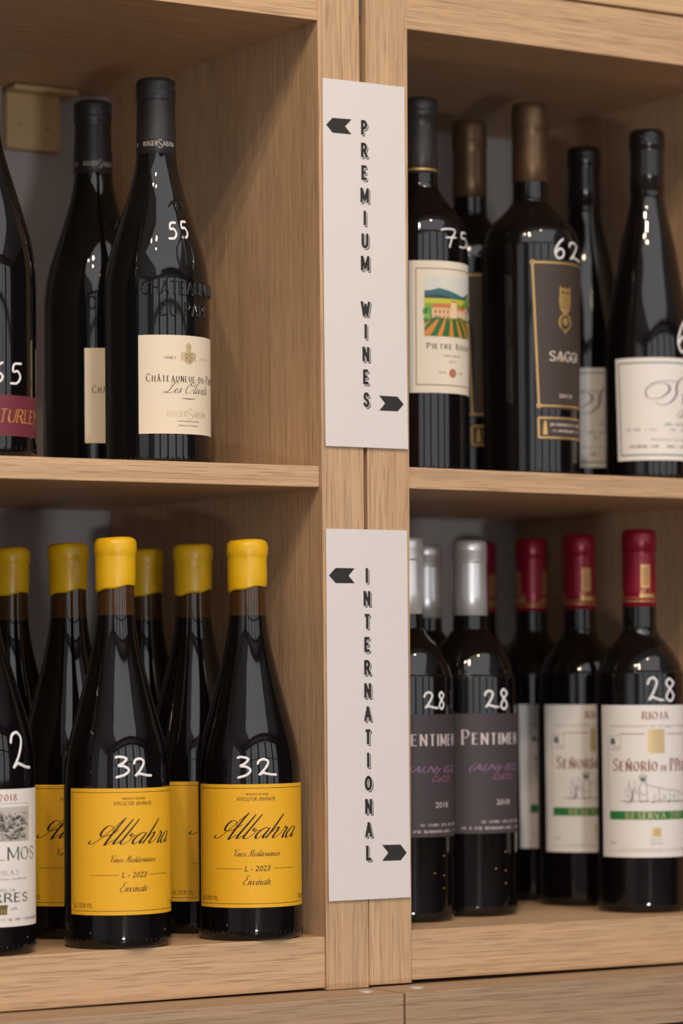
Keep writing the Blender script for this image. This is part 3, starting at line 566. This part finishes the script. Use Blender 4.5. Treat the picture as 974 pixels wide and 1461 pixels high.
def rioja():
    r = empty('wine_bottle'); body('rioja', r)
    c = cap('capsule', r, [(13.8, 247), (14.1, 247.2), (13.9, 262), (13.6, 290), (13.6, 292.4), (14.1, 293), (14.2, 301), (14.1, 306), (13.2, 309.2), (11, 310.2), (0.5, 310.4)], CAPR)
    def dr(A):
        for k in range(3):
            x = -29+k*29.5
            A.rect(x-4, 262, x+4, 281, GOLD, 1)
            for i in range(4): A.rect(x-2.8+i*1.6, 264, x-2.2+i*1.6, 279, CAPR, 2)
            A.rect(x-5, 254.6, x+9, 257.2, GOLD, 1); fine_print(A, x-4, x+8, 257.8, 3.2, GOLD, 1, seed=20+k)
        A.line([(-43.9, 251.2), (43.9, 251.2)], 1.0, GOLD, 1); A.line([(-43.9, 254), (43.9, 254)], .5, GOLD, 1)
    capart(r, c, dr, 14.02)
    lb = label('rioja', r, (-49, 49, 50, -50, 44.6, 166.8), LWHITE)
    A = Art(); RD = ink('#8a4238'); GN = ink('#2c7a3a'); K = ink('#4c4a50'); D = ink('#a89890'); G = PALEGOLD
    serif(A, 'RIOJA', -10.8, 10.8, 155.4, 6.0, RD, thick=.2, thin=.07); btext(A, 'Denominación de Origen Calificada', -38, 38, 149.2, 1.7, ink('#9a7068'))
    A.rect(-7.4, 128, 7.4, 147.6, G, 2)
    for i in range(5):
        for j in range(7): A.rect(-6.2+i*2.6, 130+j*2.5, -4.8+i*2.6, 131.2+j*2.5, ink('#c9b27c'), 3)
    A.line([(-30, 143.6), (-9.5, 143.6)], .6, RD); A.line([(9.5, 143.6), (30, 143.6)], .6, RD); A.line([(-41, 130), (-41, 84)], .35, D); A.line([(41, 130), (41, 84)], .35, D)
    A.frame([(-41.5, 131), (-29.5, 131), (-29.5, 142), (-41.5, 142)], .4, D); [A.line([(-36.4+2.6*math.sin(i*2.1)*(.4+.6*(i%3)/2), 137.4+2.6*math.cos(i*1.7)), (-36.2+1.8*math.sin(i*1.3), 137.6+2.0*math.cos(i*2.9))], .7, K, 2) for i in range(16)]; fine_print(A, -40.5, -30.5, 132.2, 1.4, D, seed=31)
    serif(A, 'Señorío', -35.8, .2, 114.0, 9.6, RD, thick=.15, thin=.06, small=.76); serif(A, 'DE', 4.4, 9.6, 114.0, 4.2, RD, thick=.2, thin=.08); serif(A, 'P.Peciña', 13.2, 40, 114.0, 9.6, RD, thick=.15, thin=.06, small=.76, gap=.2)
    # line drawing of a chapel with a long stone range beside a tree
    for pts in ([(-14, 89.6), (-14, 102), (-11, 105), (-8, 103), (-8, 89.6)], [(-13.6, 105), (-13.6, 109.4), (-8.6, 109.4), (-8.6, 103)], [(-14.6, 109.2), (-11, 111.6), (-7.6, 109.2)], [(-8, 102.6), (10, 98.6), (22, 97.6), (22, 90)], [(2, 90), (2, 99.8)], [(12, 90), (12, 97)], [(22, 97.6), (33, 93), (33, 90)],
                [(-13, 95), (-9, 95)], [(-2, 90), (-2, 95), (0, 95)], [(6, 90), (6, 94), (8, 94), (8, 90)], [(16, 92), (18, 92), (18, 95), (16, 95), (16, 92)]): A.line(pts, .4, K, 2)
    A.line([(-30, 89.4), (36, 89.4)], .35, K, 2); A.rect(-12.8, 105.6, -9.4, 108.6, K, 2)
    rnd = random.Random(5)
    for i in range(46):
        x = -20+rnd.gauss(0, 2.8); z = 97+rnd.gauss(0, 3.2); A.line([(x, z), (x+rnd.uniform(-1.5, 1.5), z+rnd.uniform(.4, 2))], .35, K, 2)
    for i in range(70):
        x = rnd.uniform(-27, 34); z = 88.4+rnd.random()*2.4; A.line([(x, z), (x+rnd.uniform(.6, 2.4), z+rnd.uniform(-.3, .3))], .28, K, 2)
    A.line([(-20, 89.5), (-19.6, 98)], .9, K, 2)
    A.rect(-40.2, 74.8, 40.2, 81.6, GN, 2); serif(A, 'RESERVA 2017', -25, 26, 75.8, 4.6, PALEGOLD, 3, thick=.2, thin=.09)
    A.rect(-4, 61, 3.6, 68.6, G, 2); A.rect(-2, 62.6, 1.6, 67, ink('#c9b27c'), 3); btext(A, 'RIOJA ALTA', -5, 5, 57.8, 1.4, D); btext(A, 'RED WINE', -5, 5, 54.8, 1.6, D)
    fine_print(A, -40, -34, 55.4, 1.8, D, seed=33); A.line([(-42, 49.6), (42, 49.6)], .3, D); fine_print(A, -30, 34, 50.6, 1.0, D, seed=34)
    A.build('lettering', lb, wrap('rioja')); return r
def turley():
    r = empty('wine_bottle'); body('wide', r)
    cap('capsule', r, [(14.9, 238), (15.1, 238.2), (14.6, 262), (14.3, 278), (15.0, 279), (15.1, 291), (14.4, 294), (12.5, 295), (0.5, 295.2)], CAPB)
    lb = label('wide', r, (-50, 30, 30, -50, 14.6, 43.4), LMAR)
    A = Art(); O = ink('#c98a3c'); serif(A, 'TURLEY', -23.2, 16.5, 24.4, 9.0, O, thick=.17, thin=.06, slant=.22, gap=.24)
    A.build('lettering', lb, wrap('wide')); return r
def salmos():
    r = empty('wine_bottle'); body('wide', r)
    cap('capsule', r, [(14.9, 238), (15.1, 238.2), (14.6, 262), (14.3, 278), (15.0, 279), (15.1, 291), (14.4, 294), (12.5, 295), (0.5, 295.2)], CAPB)
    lb = label('wide', r, (-46, 46, 46, -46, 20.2, 115.4), LWHITE)
    A = Art(); K = ink('#46403c'); RD = ink('#9a3a34'); D = ink('#8c837b')
    serif(A, '2018', -2, 12.4, 107.4, 4.2, RD, thick=.2, thin=.08, gap=.35)
    A.rect(-25.5, 79.4, 25.5, 103, ink('#c3bcb2'), 1)
    rnd = random.Random(11); GR = [ink(h) for h in ('#5a5650', '#77726a', '#8f8a80', '#a39c92', '#46423e')]
    for k in range(110):   # engraved ridges, darker towards the front
        x = rnd.uniform(-25, 20); z = rnd.uniform(80, 96); wd = rnd.uniform(1.5, 6); hh = rnd.uniform(.8, 3.2)
        x2 = min(x+wd, 25.4); zt = min(z+hh, 101); A.poly([(x, z), (x2, z-.4 if z > 80.5 else z), ((x+x2)/2+rnd.uniform(-.8, .8), zt)], GR[k % 5], 2+k % 4)
    for k in range(150):
        x = rnd.uniform(-25, 22); z = rnd.uniform(80, 99); A.line([(x, z), (min(25.4, x+rnd.uniform(1, 3.4)), z+rnd.uniform(-1.4, 1.6))], .28, GR[4 if k % 2 else 1], 7)
    A.frame([(-25.5, 79.4), (25.5, 79.4), (25.5, 105.4), (-25.5, 105.4)], .3, D)
    serif(A, 'SALMOS', -22, 32.8, 66.4, 8.6, K, thick=.15, thin=.05, gap=.27)
    serif(A, 'PRIORAT', -14.6, 14.6, 55.6, 3.4, D, thick=.14, thin=.07); btext(A, 'Denominació d\'Origen Qualificada', -22, 22, 52.6, 1.4, D)
    serif(A, 'FAMILIA', -10.6, 10.8, 44.4, 2.1, K, thick=.2, thin=.1, gap=.4); serif(A, 'TORRES', -23, 23, 37.4, 5.8, K, thick=.24, thin=.12, gap=.3)
    BR = ink('#6b5c38'); A.rect(-4.4, 28.6, 4.2, 33.6, BR, 2); A.rect(-4.9, 33.2, 4.7, 35.4, BR, 2)
    for x in (-2.6, -.4, 1.8): A.rect(x, 29.2, x+.9, 32.6, ink('#a8935c'), 3)
    script(A, 'atn', 7, 14, 31.6, 1.6, K); fine_print(A, -40, 40, 24.2, 1.9, D, seed=41)
    A.build('lettering', lb, wrap('wide')); return r

# ------------------------------------------------------------------ shelving
AL, AR = 0.00364, -0.00364
def unit(name, a, label_):
    o = empty(name, label=label_, category='shelving'); o.rotation_euler = (0, -a, 0); return o
DEP = 0.343; Z = dict(bL=.2951, bR=.2974, tL=.334, tR=.3366, mtL=-.0391, mbL=-.0550, ltL=-.3870, lbL=-.4246, mtR=-.0376, mbR=-.0538, ltR=-.38597, lbR=-.42316)
uL = unit('shelving_unit', AL, 'oak shelving unit left of the seam, holding the yellow-capped bottles')
uR = unit('shelving_unit', AR, 'oak shelving unit right of the seam, holding the crimson-capped bottles')
BV = 0.0006
def side(p, x0, x1, zb, zt):
    s = box('side_panel', (x0, 0, zb), (x1, DEP, zt), WV, p, BV); return s
side(uL, -.0384, -.0018, -.4262, .3345); side(uL, -.4114, -.3748, -.4246, .3345)
side(uR, .0018, .0391, -.4249, .337); side(uR, .3760, .4130, -.4244, .337)
def board(p, nm, x0, x1, z0, z1, y0=0.0, m=WH): return box(nm, (x0, y0, z0), (x1, DEP, z1), m, p, BV)
board(uL, 'top_board', -.3748, -.0384, Z['bL'], .3335); board(uL, 'shelf', -.3748, -.0384, Z['mbL'], Z['mtL'], .0036); board(uL, 'bottom_board', -.3748, -.0384, Z['lbL'], Z['ltL'], .0022)
board(uR, 'top_board', .0391, .3760, Z['bR'], Z['tR'], .0004); board(uR, 'shelf', .0391, .3760, Z['mbR'], Z['mtR'], .0018); board(uR, 'bottom_board', .0391, .3760, Z['lbR'], Z['ltR'], .0018)
fp = box('felt_pad', (-.0027, .003, .3035), (-.0003, .03, .352), plain('grey_felt', (.10, .10, .11), .95, bump=1, bscale=900, var=.5), None)
tag(fp, label='grey felt pad wedged in the seam between the two shelving units', category='felt pad'); fp.location = (0, 0, 0)
cb = box('upper_cabinet', (-.0018, .002, .3385), (.43, DEP, .47), WS, None, BV); tag(cb, label='smooth pale oak cabinet board resting above the right shelving unit', category='cabinet')
# base cabinets
for nm, x0, x1, side_ in (('base_cabinet', -.62, -.0002, 'left'), ('base_cabinet', .0016, .62, 'right')):
    e = empty(nm, label='oak base cabinet with thick top board under the %s shelving unit' % side_, category='cabinet')
    zt = -.4267 if side_ == 'left' else -.4264
    yf = -.0475
    box('top_board', (x0, yf, zt-.0375), (x1, DEP, zt), WB, e, BV)
    box('cabinet_body', (x0+.002, yf+.03, -1.05), (x1-.002, DEP-.002, zt-.0377), plain('dark_cabinet_inside', (.05, .035, .025), .8), e, 0)
    for sx in ((-.0169,) if side_ == 'left' else (.0270,)):
        sc = lathe('cap_screw', [(.3, -1.2), (5.6, -1.2), (5.8, -.2), (5.4, .45), (4.2, .6), (3.0, .5), (1.9, -.1), (.3, -.3)], plain('brushed_nickel', (.62, .61, .60), .38, .4), e, seg=32)
        sc.location = (sx, -.0225, zt+.0004)
# wall bracket
br = empty('wall_bracket', label='tan metal corner bracket on the wall under the top board', category='bracket')
TAN = plain('tan_bracket_paint', (.50, .35, .17), .5)
box('wall_plate', (-.1385, .333, .2425), (-.0895, .3445, .2925), TAN, br, .0012); box('top_lip', (-.1385, .318, .2885), (-.0800, .3445, .2935), TAN, br, .0012)
for x in (-.127, -.101): 
    s = lathe('screw_head', [(.3, 0), (2.6, 0), (2.4, .8), (.3, 1.1)], TAN, br, seg=20); s.location = (x, .333, .262); s.rotation_euler = (R(90), 0, 0)

# ------------------------------------------------------------------ paper signs
def sheet(name, x0, z0, x1, z1, label_, curl):
    nx, nz = 10, 40; vs = []; fs = []
    for s_ in (0, 1):
        for j in range(nz+1):
            for i in range(nx+1):
                s, t = i/nx, j/nz; y = -.0006-curl*((1-t)**4)*(0.4+.6*abs(s-.4))-.0004*math.sin(PI*s)
                vs.append((x0+(x1-x0)*s, y-s_*.0003, z0+(z1-z0)*t))
    m = (nx+1)*(nz+1)
    for j in range(nz):
        for i in range(nx):
            a = j*(nx+1)+i; fs.append((a, a+nx+1, a+nx+2, a+1)); a += m; fs.append((a, a+1, a+nx+2, a+nx+1))
    def e(a, b): fs.append((a, b, m+b, m+a))
    for i in range(nx): e(i, i+1); e(nz*(nx+1)+i+1, nz*(nx+1)+i)
    for j in range(nz): e((j+1)*(nx+1), j*(nx+1)); e(j*(nx+1)+nx, (j+1)*(nx+1)+nx)
    me = bpy.data.meshes.new(name); me.from_pydata(vs, [], fs); me.update()
    o = link(name, me, None, PAPER); tag(o, label=label_, category='sign', group='vertical paper signs on the shelf posts')
    def mp(u, z, lay, h):
        s = min(1, max(0, (u/1000-x0)/(x1-x0))); t = min(1, max(0, (z/1000-z0)/(z1-z0)))
        y = -.0006-curl*((1-t)**4)*(0.4+.6*abs(s-.4))-.0004*math.sin(PI*s)-.0003
        return (u/1000, y-.00006*lay, z/1000)
    return o, mp
def sign_letters(o, mp, word, xc, ztop, pitch):
    for k, ch in enumerate(word):
        if ch == ' ': continue
        A = Art(); w_, st = glyph(ch); h = 9.2; kx = 6.0 if ch not in 'MW' else 6.6; W_ = w_*kx if ch not in 'I' else 0
        if ch in 'NUO': W_ = w_*6.0
        zb = ztop-11.0-k*pitch+0.9; x0 = xc-W_/2
        for dx, dz, wd, mat, lay in ((1.25, -1.25, 2.2, INKB, 1), (.45, -.45, 2.5, PAPER, 2), (0, 0, 2.9, PAPER, 3), (0, 0, 2.25, INKB, 4)):
            for kind, pts in st:
                P = [(x0+(px*kx if ch != 'I' else 0)+dx, zb+py*h+dz) for px, py in pts]
                if kind == 'c': A.ribbon(catmull(P, 6), wd, mat, lay, True)
                else:
                    # square ends: run each stroke on by half its width when it is upright
                    (xa, za), (xb, zb2) = P[0], P[-1]; L_ = math.dist(P[0], P[-1]); ex = .9*(1 if abs(zb2-za) > .5*L_ else .35)/L_
                    P = [(xa-(xb-xa)*ex, za-(zb2-za)*ex), (xb+(xb-xa)*ex, zb2+(zb2-za)*ex)]
                    A.ribbon(P, wd, mat, lay, False)
        A.build('letter', o, mp)
def arrow(o, mp, pts):
    A = Art(); A.poly(pts, INKB, 1); A.build('arrow', o, mp)
s1, m1 = sheet('paper_sign', -.0361, -.0245, .0366, .2518, 'white paper sign with vertical black lettering PREMIUM WINES and two arrows', .0016)
sign_letters(s1, m1, 'PREMIUM WINES', -0.1, 222.8, 17.16)
arrow(s1, m1, [(-33.3, 216.6), (-27.8, 222.3), (-11.1, 222.6), (-16.7, 216.8), (-11.2, 211.1), (-27.8, 211.0)])
arrow(s1, m1, [(11.2, 15.0), (27.6, 15.0), (33.3, 9.3), (27.6, 3.7), (11.2, 3.7), (16.4, 9.3)])
s2, m2 = sheet('paper_sign', -.0356, -.3611, .0358, -.0860, 'white paper sign with vertical black lettering INTERNATIONAL and two arrows', .0012)
sign_letters(s2, m2, 'INTERNATIONAL', -0.6, -114.9, 17.2)
arrow(s2, m2, [(-33.5, -120.8), (-27.6, -115.1), (-11.1, -115.2), (-16.4, -120.8), (-11.1, -126.4), (-27.6, -126.5)])
arrow(s2, m2, [(10.9, -321.3), (27.4, -321.6), (32.9, -327.9), (27.4, -333.4), (10.8, -333.2), (16.3, -327.3)])

# ------------------------------------------------------------------ bottles on the shelves
def place(o, X, Y, zs, a, ctr, Rb):
    o.rotation_mode = 'ZYX'; o.rotation_euler = (0, -a, -YAW+ctr/Rb); o.location = (X-a*zs, Y, zs+a*X+.00005)
protos = {}
MAKE = dict(albahra=albahra, chateau=chateau, pietre=pietre, saggi=saggi, sloped=sloped, pentimento=pentimento, rioja=rioja, turley=turley, salmos=salmos)
KEY = dict(turley='wide', salmos='wide')
def bottle(kind, X, Y, zs, a, ctr, lab, group=None, digits=None):
    if kind not in protos:
        o = MAKE[kind](); protos[kind] = o; index_children(o)
    else: o = copy_tree(protos[kind])
    k = KEY.get(kind, kind); place(o, X, Y, zs, a, ctr, PROF[k]['R'])
    tag(o, label=lab, category='wine bottle')
    if group: o['group'] = group
    if digits:
        A = Art(); txt, boxes, wd = digits; price(A, txt, [(x0-ctr, z0, x1-ctr, z1) for x0, z0, x1, z1 in boxes], wd)
        A.build('price_marking', o, wrap(k, .05))
    return o
L1, L2_, R1, R2_ = Z['mtL'], Z['ltL'], Z['mtR'], Z['ltR']
GA = 'yellow-capped bottles on the lower left shelf'
bottle('albahra', -.1921, .0361, L2_, AL, 15.3, 'yellow-capped bottle marked 32, in the front row nearer the left frame edge', GA, ('32', [(1.5, 121.5, 13.5, 136), (15, 122, 29.4, 134.6)], 1.8))
bottle('albahra', -.0824, .0358, L2_, AL, 6.9, 'yellow-capped bottle marked 32, in the front row closest to the shelf post', GA, ('32', [(-7.9, 118.5, 4, 133.4), (7, 120, 21.8, 131.8)], 1.8))
bottle('albahra', -.1827, .1325, L2_, AL, 11.5, 'yellow-capped bottle half hidden between the 2018 white label and the left 32', GA)
bottle('albahra', -.0850, .1156, L2_, AL, 31.5, 'yellow-capped bottle in the second row, peeking out between both 32 bottles', GA)
bottle('albahra', -.0796, .2052, L2_, AL, 15, 'yellow-capped bottle furthest back, small cap just right of the left 32 neck', GA)
bottle('albahra', -.1925, .2133, L2_, AL, 15, 'yellow-capped bottle at the far left edge, only its cap and neck showing', GA)
bottle('salmos', -.2973, .0446, L2_, AL, 21, 'dark bottle with engraved landscape on white label, at the lower left edge', None, ('12', [(13, 131, 22, 154), (29, 129.4, 48.5, 155)], 2.0))
bottle('turley', -.2924, .05, L1, AL, 41, 'dark bottle with narrow maroon label band, at the upper left edge', None, ('65', [(10, 52, 23.4, 66), (26, 51.4, 38.4, 66)], 1.7))
GC = 'embossed bottles with cream labels on the upper left shelf'
bottle('chateau', -.1311, .0841, L1, AL, 27, 'embossed black bottle marked 55 with a full cream label and gold crest', GC, ('55', [(12.6, 169.5, 23.2, 182.4), (25.4, 171, 36.6, 184)], 1.9))
bottle('chateau', -.1335, .1851, L1, AL, 35, 'embossed black bottle standing behind and left of the one marked 55', GC)
bottle('pietre', .1135, .098, R1, AR, 26.3, 'dark bottle marked 75 with ivory label picturing a farmhouse and vineyard', None, ('75', [(16.6, 180.6, 33, 195.4), (33.5, 181.6, 52, 194.4)], 1.4))
GS = 'bronze-capped bottles on the upper right shelf'
bottle('saggi', .2174, .0926, R1, AR, 28, 'bronze-capped bottle marked 62 with full brown label, gold border and owl', GS, ('62', [(16.6, 178, 29, 194), (32, 178, 52, 192.4)], 1.6))
bottle('saggi', .2168, .1803, R1, AR, 24, 'bronze-capped bottle squeezed behind, between the ones marked 75 and 62', GS)
GY = 'black-capped sloping bottles on the upper right shelf'
bottle('sloped', .3239, .0752, R1, AR, 14, 'black-capped sloping bottle at the upper right with wide white script label', GY, ('6', [(21.5, 107, 37, 133)], 1.9))
bottle('sloped', .3261, .1672, R1, AR, 3, 'black-capped sloping bottle behind, its grey label strip beside the bronze-capped 62', GY)
GP = 'silver-capped bottles on the lower right shelf'
bottle('pentimento', .0930, .090, R2_, AR, 30, 'silver-capped bottle marked 28, partly cut off by the INTERNATIONAL sign post', GP, ('28', [(12.9, 165.4, 25.5, 178), (26, 165, 34, 178)], 1.7))
bottle('pentimento', .1685, .112, R2_, AR, 27, 'silver-capped bottle marked 28 with its plum grey label in view', GP, ('28', [(9.6, 165.6, 22, 179), (22.8, 164.2, 34, 180)], 1.7))
bottle('pentimento', .1790, .194, R2_, AR, 27, 'silver-capped bottle at the back, only cap and neck showing between two others', GP)
GR_ = 'crimson-capped bottles on the lower right shelf'
bottle('rioja', .3049, .066, R2_, AR, 9, 'crimson-capped bottle marked 28 at the right front with wide white label', GR_, ('28', [(1.8, 170.4, 15.4, 189), (16.2, 170, 28.6, 188)], 1.7))
bottle('rioja', .3085, .154, R2_, AR, 12.4, 'crimson-capped bottle second in line, directly behind the front one marked 28', GR_)
bottle('rioja', .3114, .229, R2_, AR, 36, 'crimson-capped bottle third in line, only a strip of pale label showing', GR_)
bottle('rioja', .3090, .304, R2_, AR, 30, 'crimson-capped bottle at the very back, a red sliver behind a silver cap', GR_)

# ------------------------------------------------------------------ the shop around
def st(o): o['kind'] = 'structure'; return o
WALL = plain('grey_wall_paint', (.36, .325, .31), .8, bump=.2, bscale=300, var=.02)
WHITE = plain('off_white_paint', (.75, .74, .74), .8, var=.02); DARK = plain('dark_wall_paint', (.05, .042, .04), .8)
st(box('wall_back', (-4.2, .3455, -1.1), (4.2, .50, 2.0), WALL)); st(box('floor', (-4.2, -4.1, -1.15), (4.2, .5, -1.1), plain('brown_floor', (.16, .10, .065), .5)))
st(box('ceiling', (-4.2, -4.1, 1.75), (4.2, .5, 1.80), WHITE))
st(box('wall_left', (-4.3, -4.1, -1.15), (-4.2, .5, 1.8), WHITE)); st(box('wall_right', (4.2, -4.1, -1.15), (4.3, .5, 1.8), DARK)); st(box('wall_front', (-4.3, -4.2, -1.15), (4.3, -4.1, 1.8), WHITE))
for i, (x, w_) in enumerate([(x_, 1.02) for x_ in WX]):
    wo = st(empty('window_%d' % (i+1)))
    for nm2, lo, hi in (('frame_rail', (x-w_/2-.05, -4.09, 1.39), (x+w_/2+.05, -3.98, 1.45)), ('frame_rail', (x-w_/2-.05, -4.09, -.46), (x+w_/2+.05, -3.98, -.40)), ('frame_stile', (x-w_/2-.05, -4.09, -.40), (x-w_/2, -3.98, 1.39)), ('frame_stile', (x+w_/2, -4.09, -.40), (x+w_/2+.05, -3.98, 1.39)), ('glazing_bar', (x-.02, -4.01, -.40), (x+.02, -3.97, 1.39)), ('glazing_bar', (x-w_/2, -4.009, .62), (x+w_/2, -3.971, .66))):
        box(nm2, lo, hi, DARK, wo)
for i, (x, y, z) in enumerate(SPOTS):
    t = empty('track_spotlight', (x, y, z), label=('small black spotlight on the ceiling facing the shelves, %s of the row' % ('first', 'second', 'third', 'last')[i]), category='lamp', group='ceiling spotlights of the shop')
    d = Vector((x*0.35+0.05, 0.05, -0.05))-Vector((x, y, z)); d.normalize()
    sh = lathe('lamp_head', [(52, -20), (54, -20), (54, 90), (40, 104), (2, 106), (2, 100), (38, 100), (50, 88), (52, -18)], DARK, t, seg=32)
    # open-fronted can: remove the disc that closes the front
    bm = bmesh.new(); bm.from_mesh(sh.data); bmesh.ops.delete(bm, geom=[f for f in bm.faces if len(f.verts) == 3], context='FACES'); bm.to_mesh(sh.data); bm.free()
    sh.rotation_euler = (-d).to_track_quat('Z', 'Y').to_euler(); sh.location = -d*0.05
    lathe('stem', [(6, 30), (6, 1680-1600+70)], DARK, t, seg=12)
print('done', len(bpy.data.objects))
